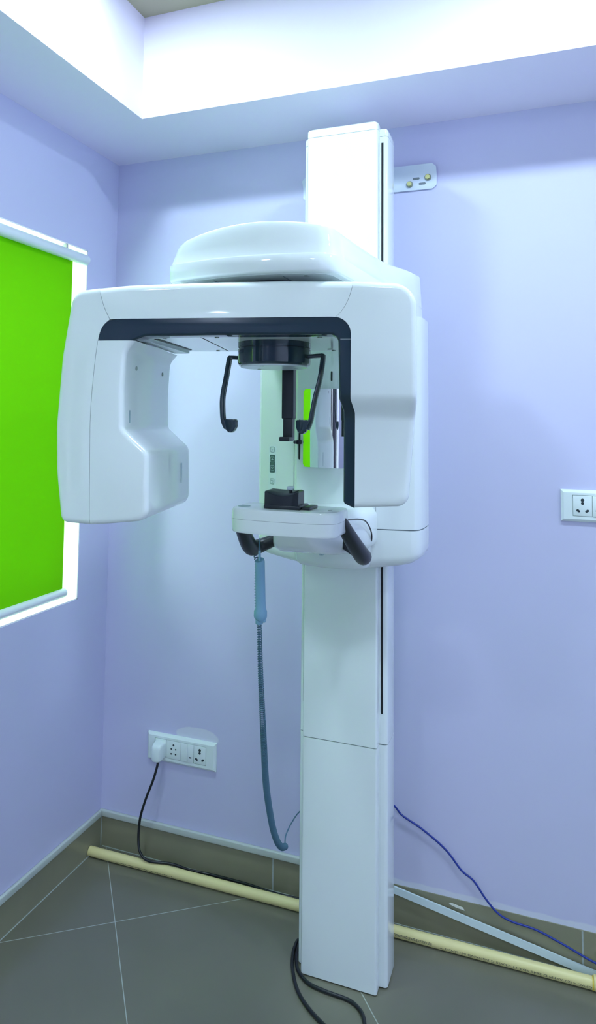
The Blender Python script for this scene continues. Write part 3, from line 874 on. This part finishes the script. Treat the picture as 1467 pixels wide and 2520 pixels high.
mp('tray_screw', cyl_bm((XC + 0.108, -0.783, 1.3125), (XC + 0.108, -0.783, 1.3155), 0.0045, 14, 0.001), M['steel'], tray)
# arm carrying the tray
rg = []
for y, hw, z0, z1, r in ((-0.715, 0.030, 1.248, 1.263, 0.006), (-0.700, 0.048, 1.222, 1.264, 0.014), (-0.67, 0.062, 1.204, 1.266, 0.018), (-0.63, 0.073, 1.193, 1.271, 0.022), (-0.57, 0.088, 1.184, 1.278, 0.026), (-0.49, 0.112, 1.178, 1.284, 0.030), (-0.43, 0.121, 1.174, 1.286, 0.032), (-0.38, 0.122, 1.172, 1.287, 0.032)):
    rg.append([(a, y, b) for a, b in rrect(XC, (z0 + z1) / 2, hw, (z1 - z0) / 2, r, 6)])
chin_arm = mp('chin_arm', loft_bm(rg), M['white'], smooth=40)
mp('arm_screw', cyl_bm((0.998, -0.640, 1.1935), (0.998, -0.640, 1.1985), 0.006, 14, 0.001), M['btn_line'], chin_arm)
# chin block
rg = []
for k in range(17):
    q = k / 16 * 2 - 1
    e_ = 0.0025 * max(0.0, (abs(q) - 0.93) / 0.07)
    x = XC + 0.0055 + 0.0385 * q
    zf = 1.3535 - 0.0095 * (1 - q * q) - e_; zb = 1.3545 - 0.002 * (1 - q * q) - e_
    yf = -0.8035 - 0.004 * (1 - q * q)
    rg.append([(x, -0.764, 1.320), (x, -0.764, zb - 0.002), (x, -0.766, zb), (x, -0.780, zb - 0.004 * (1 - q * q)), (x, yf + 0.0022, zf), (x, yf, zf - 0.0022), (x, yf - 0.0008, 1.320)])
block = mp('chin_rest', loft_bm(rg), M['dark_satin'], smooth=40)
bm = bmesh.new(); box_into(bm, XC + 0.0355, XC + 0.0365, -0.8045, -0.770, 1.324, 1.3535)
mp('chin_rest_gap', bm, M['black'], block, 0)
bm = bmesh.new()
box_into(bm, XC - 0.034, XC + 0.049, -0.8085, -0.745, 1.3140, 1.3235, 0.003)
box_into(bm, XC + 0.050, XC + 0.068, -0.800, -0.740, 1.3140, 1.3205, 0.002)
mp('chin_rest_base', bm, M['dark_satin'], block)
bm = bmesh.new(); box_into(bm, XC + 0.012, XC + 0.026, -0.789, -0.776, 1.3535, 1.3625, 0.0025)
t = cyl_bm((XC + 0.019, -0.782, 1.343), (XC + 0.019, -0.782, 1.354), 0.0035, 12); merge(bm, t, 1)
mp('bite_knob', bm, [M['knob'], M['dark_satin']], block, label='pale grey bite knob')
# hand grips
def grip(s):
    P = [(0.116, -0.748, 1.296), (0.121, -0.738, 1.286), (0.128, -0.700, 1.252), (0.136, -0.650, 1.214), (0.139, -0.615, 1.1935), (0.135, -0.592, 1.191), (0.122, -0.580, 1.196), (0.100, -0.575, 1.206), (0.074, -0.572, 1.218)]
    P = catmull([(XC + s * x, y, z) for x, y, z in P], 7)
    n_ = len(P); rs = []
    for i in range(n_):
        q = i / (n_ - 1)
        rs.append(0.010 + 0.0095 * math.sin(min(1, q / 0.5) * PI / 2) if q < 0.5 else 0.0195 - 0.006 * ((q - 0.5) / 0.5))
    return tube_bm(P, rs, 16)
for s in (-1, 1):
    mp('hand_grip', grip(s), M['rubber'], smooth=60)
mp('tray_cable', tube_bm(catmull([(1.066, -0.745, 1.2937), (1.0695, -0.66, 1.2815), (1.0715, -0.58, 1.2730), (1.0755, -0.52, 1.2600), (1.0745, -0.46, 1.2281), (1.0700, -0.435, 1.2015), (1.0560, -0.405, 1.182)], 8), 0.0019, 8), M['cable'])

# ------------------------------------------------------------------ hand switch
hs = empty('exposure_hand_switch', (0.845, -0.625, 1.01), 'grey-blue hand switch on a coiled cord hung from the left hand grip', 'switch')
def hp(name, bm, m, smooth=40):
    o = finish(name, bm, m, None, smooth); o.parent = hs; o.matrix_parent_inverse = Matrix.Translation(-hs.location); return o
ax = [(0.8437, -0.640, 1.170), (0.8443, -0.6385, 1.1665), (0.8447, -0.636, 1.12), (0.8450, -0.633, 1.07), (0.8450, -0.632, 1.0550), (0.8450, -0.632, 1.0480), (0.8448, -0.632, 1.036), (0.8440, -0.632, 1.0300), (0.8435, -0.632, 1.0285)]
hp('switch_body', tube_bm(ax, [0.0112, 0.0118, 0.0120, 0.0124, 0.0126, 0.0160, 0.0162, 0.0140, 0.0125], 20, round_ends=False), M['grey_blue'])
bm = cyl_bm((0.8420, -0.632, 1.030), (0.8420, -0.632, 1.0175), 0.0092, 16, 0.002)
t = cyl_bm((0.8545, -0.634, 1.030), (0.8545, -0.634, 1.0235), 0.0045, 12, 0.001); merge(bm, t)
hp('switch_button', bm, M['grey_blue'])
hp('strain_relief', tube_bm([(0.8440, -0.640, 1.168), (0.8435, -0.640, 1.1925)], [0.0036, 0.0030], 12, round_ends=False), M['grey_blue'])
hp('hanging_loop', tube_bm(catmull([(0.8435, -0.640, 1.190), (0.8425, -0.638, 1.207), (0.8375, -0.626, 1.2145), (0.830, -0.606, 1.214), (0.822, -0.590, 1.204), (0.8175, -0.582, 1.188), (0.8165, -0.586, 1.174)], 6), 0.0022, 8), M['cord'])
# coil: helix around the drop line
path = [(0.8143, -0.592, 1.1707), (0.8215, -0.60, 1.1494), (0.8235, -0.605, 1.1006), (0.8255, -0.606, 1.0521), (0.8295, -0.60, 1.0088), (0.8226, -0.57, 0.8875), (0.8206, -0.54, 0.7298), (0.8148, -0.5, 0.5837), (0.8118, -0.45, 0.4693), (0.8149, -0.42, 0.409), (0.8146, -0.38, 0.3685), (0.8133, -0.342, 0.3493)]
cp = catmull(path, 24)
acc = [0.0]
for a, b in zip(cp[:-1], cp[1:]): acc.append(acc[-1] + (b - a).length)
Ltot = acc[-1]
def at_len(s):
    import bisect
    i = max(1, min(len(acc) - 1, bisect.bisect_left(acc, s)))
    q = (s - acc[i - 1]) / max(1e-9, acc[i] - acc[i - 1])
    p = cp[i - 1].lerp(cp[i], q); return p, (cp[i] - cp[i - 1]).normalized()
hel = []; th = 0.0; s = 0.0
u = Vector((1, 0, 0))
while s < Ltot:
    p, T_ = at_len(s)
    u = (u - T_ * u.dot(T_)).normalized(); v = T_.cross(u)
    q = s / Ltot
    R_ = 0.0043 + 0.0030 * min(1, max(0, (q - 0.10) / 0.55))
    pitch = 0.0066 if q < 0.30 else 0.0066 - (0.0066 - 0.0030) * min(1, (q - 0.30) / 0.40)
    hel.append(p + (u * math.cos(th) + v * math.sin(th)) * R_)
    th += 2 * PI / 12; s += pitch / 12
hp('coiled_cord', tube_bm(hel, 0.0015, 6, round_ends=False), M['cord'], 60)
hp('straight_cord', tube_bm(catmull([(0.8133, -0.342, 0.3493), (0.8097, -0.335, 0.3591), (0.8040, -0.31, 0.3623), (0.8015, -0.26, 0.3657), (0.8062, -0.2, 0.3694), (0.84, -0.150, 0.385), (0.90, -0.14, 0.42)], 6), 0.0018, 8), M['cord'])

# ------------------------------------------------------------------ wall sockets
def frustum(bm, x0, x1, z0, z1, th, slope, hole):
    hx0, hx1, hz0, hz1 = hole
    def rect(a0, a1, b0, b1, y): return [bm.verts.new((x, y, z)) for x, z in ((a0, b0), (a1, b0), (a1, b1), (a0, b1))]
    r0 = rect(x0, x1, z0, z1, -0.0005); r1 = rect(x0 + 0.001, x1 - 0.001, z0 + 0.001, z1 - 0.001, -th * 0.55)
    r2 = rect(x0 + slope, x1 - slope, z0 + slope, z1 - slope, -th); r3 = rect(hx0, hx1, hz0, hz1, -th); r4 = rect(hx0, hx1, hz0, hz1, -th + 0.006)
    for a, b in ((r0, r1), (r1, r2), (r2, r3), (r3, r4)):
        for i in range(4):
            j = (i + 1) % 4; bm.faces.new((a[i], a[j], b[j], b[i]))
    bm.faces.new(r4); bm.faces.new(r0[::-1])
def socket(name, X, Z, W, H, mods, label, hx):
    e = empty(name, (X, 0, Z), label, 'wall socket')
    def sp(n_, bm, m, par=None, smooth=30):
        o = finish(n_, bm, m, None, smooth); o.parent = par or e
        return o
    bm = bmesh.new(); hole = (hx[0], hx[1], H * 0.18, H * 0.84)
    frustum(bm, 0, W, 0, H, 0.0125, 0.008, hole)
    sp('socket_frame', bm, M['socket'])
    y = -0.0125
    for kind, a, b in mods:
        z0, z1 = hole[2] + 0.0012, hole[3] - 0.0012
        bm = bmesh.new()
        lift = 0.0025 if kind.startswith('switch') else 0.0008
        box_into(bm, a + 0.0005, b - 0.0005, y - lift, y + 0.006, z0, z1, 0.0008, 2)
        o = sp({'three': 'three_pin_socket', 'five': 'five_pin_socket', 'switch': 'rocker_switch', 'switch_i': 'indicator_switch', 'usb': 'rocker_switch'}[kind], bm, M['socket'])
        cx, cz, hh = (a + b) / 2, (z0 + z1) / 2, (z1 - z0)
        hs_ = []
        if kind == 'five':
            hs_ = [(0, 0.27 * hh, 0.0036), (-0.0085, 0.05 * hh, 0.0027), (0.0085, 0.05 * hh, 0.0027), (-0.0085, -0.22 * hh, 0.0027), (0.0085, -0.22 * hh, 0.0027)]
        if kind == 'three':
            hs_ = [(0, 0.28 * hh, 0.0048), (0, 0.12 * hh, 0.0042), (-0.0130, -0.23 * hh, 0.0036), (-0.0098, -0.27 * hh, 0.0032), (0.0130, -0.23 * hh, 0.0036), (0.0098, -0.27 * hh, 0.0032)]
        bm = bmesh.new()
        for q_, (dx, dz, r) in enumerate(hs_):
            t = cyl_bm((cx + dx, y - lift - 0.0003 - 0.00005 * q_, cz + dz), (cx + dx, y, cz + dz), r, 14); merge(bm, t)
        if kind == 'switch_i':
            box_into(bm, cx - 0.004, cx + 0.004, y - lift - 0.0003, y, cz - 0.25 * hh, cz - 0.18 * hh)
        if len(bm.verts): sp('pin_hole' if hs_ else 'indicator_mark', bm, M['hole'], o, 0)
        else: bm.free()
    return e
socket('wall_socket', 0.187, 0.3305, 0.262, 0.0925,
       [('three', 0.032, 0.076), ('five', 0.076, 0.132), ('switch', 0.132, 0.157), ('switch_i', 0.157, 0.181), ('three', 0.181, 0.226)],
       'low wall socket plate near the left corner with a white plug in it', (0.031, 0.227))
socket('wall_socket', 1.5275, 1.2265, 0.262, 0.0910,
       [('three', 0.032, 0.083), ('switch_i', 0.083, 0.108), ('switch', 0.108, 0.133), ('five', 0.133, 0.184), ('three', 0.184, 0.230)],
       'wall socket plate at waist height, cut by the right edge of the picture', (0.031, 0.231))

# plug and its lead
pl = empty('power_lead', (0.246, -0.02, 0.36), 'black power lead with a white plug running from the low socket to the floor pipe', 'cable')
def pp(n_, bm, m, smooth=40):
    o = finish(n_, bm, m, None, smooth); o.parent = pl; o.matrix_parent_inverse = Matrix.Translation(-pl.location); return o
rg = []
for y, hw, z0, z1, r in ((-0.0134, 0.0195, 0.349, 0.401, 0.006), (-0.030, 0.0195, 0.347, 0.401, 0.007), (-0.044, 0.0180, 0.344, 0.397, 0.008), (-0.050, 0.0150, 0.345, 0.391, 0.009), (-0.052, 0.011, 0.350, 0.384, 0.008)):
    rg.append([(a, y, b) for a, b in rrect(0.242, (z0 + z1) / 2, hw, (z1 - z0) / 2, r)])
pp('plug', loft_bm(rg), M['socket'])
pp('lead', tube_bm(catmull([(0.2465, -0.040, 0.348), (0.2465, -0.044, 0.330), (0.2360, -0.052, 0.285), (0.2130, -0.055, 0.225), (0.1935, -0.056, 0.162), (0.1885, -0.058, 0.105), (0.1960, -0.066, 0.066), (0.2080, -0.071, 0.050), (0.2250, -0.074, 0.0405),
   (0.252, -0.072, 0.0368), (0.315, -0.052, 0.0330), (0.370, -0.0300, 0.0140), (0.438, -0.0120, 0.0052), (0.525, -0.0100, 0.0050), (0.584, -0.0120, 0.0050), (0.63, -0.0160, 0.0050), (0.687, -0.0190, 0.0050), (0.745, -0.0150, 0.0050), (0.80, -0.020, 0.0050), (0.86, -0.034, 0.012), (0.92, -0.10, 0.045), (0.93, -0.158, 0.06), (0.93, -0.150, 0.14)], 8), 0.0042, 10), M['cable'])

# cable looped on the floor at the column base
lp = [(0.90, -0.150, 0.0055), (0.84, -0.152, 0.0055), (0.804, -0.182, 0.0055), (0.801, -0.215, 0.0055), (0.805, -0.245, 0.0055), (0.820, -0.292, 0.0055), (0.853, -0.354, 0.0055), (0.896, -0.400, 0.0055), (0.951, -0.438, 0.0055),
      (1.005, -0.462, 0.0055), (1.040, -0.452, 0.0055), (1.049, -0.420, 0.0055), (1.044, -0.390, 0.0055), (1.028, -0.363, 0.0055), (0.993, -0.342, 0.0055), (0.927, -0.337, 0.0055), (0.879, -0.328, 0.0055), (0.840, -0.298, 0.0055), (0.820, -0.259, 0.0055), (0.812, -0.225, 0.0055), (0.8135, -0.195, 0.0150), (0.824, -0.160, 0.0155), (0.87, -0.140, 0.0155)]
o = finish('power_cable', tube_bm(catmull(lp, 8), 0.0047, 10), M['cable'], None, 60)
tag(o, 'black cable looped on the floor tiles in front of the column base', 'cable')
# blue network cable
bc = [(0.99, -0.10, 0.42), (1.02, -0.05, 0.385), (1.050, -0.02, 0.347), (1.072, -0.014, 0.322), (1.132, -0.012, 0.293), (1.197, -0.010, 0.250), (1.243, -0.010, 0.201), (1.277, -0.012, 0.181), (1.310, -0.014, 0.141), (1.343, -0.016, 0.111), (1.382, -0.018, 0.0985), (1.446, -0.0205, 0.094), (1.519, -0.022, 0.0735), (1.597, -0.0225, 0.048), (1.68, -0.030, 0.0395), (1.80, -0.038, 0.0385)]
o = finish('network_cable', tube_bm(catmull(bc, 8), 0.0029, 10), M['blue'], None, 60)
tag(o, 'thin blue network cable sloping down the back wall right of the column', 'cable')

# cream pipe along the skirting
pi_ = empty('plastic_pipe', (0.8, -0.061, 0), 'long cream plastic pipe with black print lying on the floor along the back skirting', 'pipe')
def pipep(n_, bm, m, smooth=40):
    bmesh.ops.transform(bm, matrix=Matrix.Rotation(0.0095, 4, 'Z'), verts=bm.verts); o = finish(n_, bm, m, None, smooth); o.parent = pi_; o.matrix_parent_inverse = Matrix.Translation(-pi_.location); return o
PR, PY, PZ = 0.0155, -0.0685, 0.0158
pipep('pipe', cyl_bm((0.004, PY, PZ), (2.4, PY, PZ), PR, 28), M['pipe'])
pipep('coupling', cyl_bm((1.588, PY, PZ + 0.0022), (1.66, PY, PZ + 0.0022), PR + 0.0028, 28, 0.0015), M['pipe'])
pipep('glue_bead', cyl_bm((1.5845, PY, PZ), (1.5885, PY, PZ), PR + 0.0011, 28), M['glue'])
def pipe_text(body, xr, width, ang, h):
    bm = text_bm(body, 0.01)
    xs = [v.co.x for v in bm.verts]; x0_ = min(xs); w_ = max(xs) - x0_
    for v in bm.verts:
        tx = (v.co.x - x0_) / w_; ty = v.co.y / 0.0075
        a = ang - ty * h / PR       # letters stand head down, reading right to left
        rr = PR + 0.0005
        v.co = Vector((xr - tx * width, PY - rr * math.cos(a), PZ + rr * math.sin(a)))
    return bm
pipep('pipe_lettering', pipe_text('CPVC 4120 ASTM D 2846 SDR 11 CLASS C NSF/ANSI 61, UPC-1\u2122', 1.583, 0.395, math.radians(2), 0.0062), M['pipe_ink'], 0)
bm = bmesh.new()
import random
random.seed(4)
for row in range(3):        # the worn small print further along, too fine to read: broken dashes
    x = 1.165
    while x > 1.03:
        l = random.uniform(0.002, 0.007)
        a = math.radians(12 - row * 9)
        pts = [(x, a), (x - l, a), (x - l, a - 0.09), (x, a - 0.09)]
        rr = PR + 0.0004
        bm.faces.new([bm.verts.new((xx, PY - rr * math.cos(aa), PZ + rr * math.sin(aa))) for xx, aa in pts])
        x -= l + random.uniform(0.001, 0.003)
pipep('worn_print', bm, M['pipe_ink'], 0)
bm = bmesh.new()
x = 0.33
while x > 0.12:
    l = random.uniform(0.002, 0.006); a = math.radians(-12)
    pts = [(x, a), (x - l, a), (x - l, a - 0.10), (x, a - 0.10)]; rr = PR + 0.0004
    bm.faces.new([bm.verts.new((xx, PY - rr * math.cos(aa), PZ + rr * math.sin(aa))) for xx, aa in pts])
    x -= l + random.uniform(0.001, 0.003)
pipep('worn_print', bm, M['pipe_ink'], 0)

# loose white strip leaning along the skirting
d = Vector((1.640 - 0.985, 0, 0.004 - 0.121)); d.normalize(); n_ = Vector((-d.z, 0, d.x))
P0 = Vector((0.985, 0, 0.124)); P1 = Vector((1.625, 0, 0.0175))
bm = bmesh.new()
rings = []
for p in (P0, P1):
    c = p - n_ * 0.0100
    rings.append([c + n_ * 0.0098 + Vector((0, -0.0110, 0)), c + n_ * 0.0098 + Vector((0, -0.0165, 0)), c - n_ * 0.0098 + Vector((0, -0.0175, 0)), c - n_ * 0.0098 + Vector((0, -0.0110, 0))])
o = finish('skirting_strip', loft_bm(rings), M['strip'], None, 20)
tag(o, 'loose white trim strip slanting across the dark skirting right of the column', 'trim strip')
# scrap of bare plaster left on the skirting
bm = bmesh.new()
pts = [(1.212, 0.1035), (1.246, 0.0985), (1.251, 0.0915), (1.226, 0.0945), (1.207, 0.0995)]
t = loft_bm([[(a, -0.0094, b) for a, b in pts], [(a, -0.0112, b) for a, b in pts]]); merge(bm, t)
o = finish('plaster_scrap', bm, M['chip'], None, 0)
tag(o, 'small pale scrap of plaster stuck to the skirting under the blue cable', 'plaster scrap')

# ------------------------------------------------------------------ light
w = bpy.data.worlds.new('daylight'); SC.world = w; w.use_nodes = True
bg = w.node_tree.nodes['Background']; bg.inputs['Color'].default_value = (0.80, 0.93, 1.0, 1); bg.inputs['Strength'].default_value = 30.0
def lamp(x, y, power, r=0.085):
    l = bpy.data.lights.new('ceiling_and_fill_lamp', 'AREA'); l.shape = 'DISK'; l.size = r * 2; l.energy = power
    l.color = (0.65, 0.84, 1.0)
    o = bpy.data.objects.new('ceiling_and_fill_lamp', l); COL.objects.link(o); o.location = (x, y, TOP - 0.004)
    return o
for x, y, pw in ((0.46, -0.93, 19), (1.55, -0.93, 20), (2.65, -0.93, 14), (0.55, -2.9, 15), (1.75, -2.9, 13), (0.885, -7.1, 20)):  # the pair just behind the camera is added to brighten front faces
    lamp(x, y, pw, 0.085 if y > -5 else 0.05)

def portal(loc, rot, sx, sy):
    l = bpy.data.lights.new('window_daylight', 'AREA'); l.shape = 'RECTANGLE'; l.size = sx; l.size_y = sy
    l.cycles.is_portal = True
    o = bpy.data.objects.new('window_daylight', l); COL.objects.link(o); o.location = loc; o.rotation_euler = rot
portal((-0.19, (VY0 + VY1) / 2, (WZ0 + WZ1) / 2), (0, -PI / 2, 0), WZ1 - WZ0, VY1 - VY0)
portal((-0.19, (WY0 + WY1) / 2, (WZ0 + WZ1) / 2), (0, -PI / 2, 0), WZ1 - WZ0, WY1 - WY0)
# ------------------------------------------------------------------ camera
cam = bpy.data.cameras.new('camera'); co = bpy.data.objects.new('camera', cam); COL.objects.link(co)
W_, H_ = 1467.0, 2520.0
F_, PXX, PYY = 1754.338, 652.088, 914.642
cam.sensor_fit = 'VERTICAL'; cam.sensor_height = 36.0; cam.sensor_width = 36.0
cam.lens = F_ / H_ * 36.0
cam.shift_x = (W_ / 2 - PXX) / H_
cam.shift_y = (PYY - H_ / 2) / H_
cam.clip_start = 0.02
R3 = Matrix(((0.932607, 0.360671, 0.012644), (-0.013665, 0.070301, -0.997432), (-0.360634, 0.930040, 0.070492)))
right, down, fwd = R3[0], R3[1], R3[2]
mw = Matrix.Identity(4)
for i in range(3):
    mw[i][0] = right[i]; mw[i][1] = -down[i]; mw[i][2] = -fwd[i]
mw[0][3], mw[1][3], mw[2][3] = 1.47839, -2.25627, 1.5
co.matrix_world = mw
SC.camera = co

vs = SC.view_settings
vs.view_transform = 'Standard'; vs.look = 'None'; vs.gamma = 1.0; vs.use_curve_mapping = False
vs.exposure = -0.30
SC.cycles.use_denoising = True
SC.cycles.max_bounces = 10
SC.cycles.diffuse_bounces = 6
SC.cycles.sample_clamp_indirect = 8
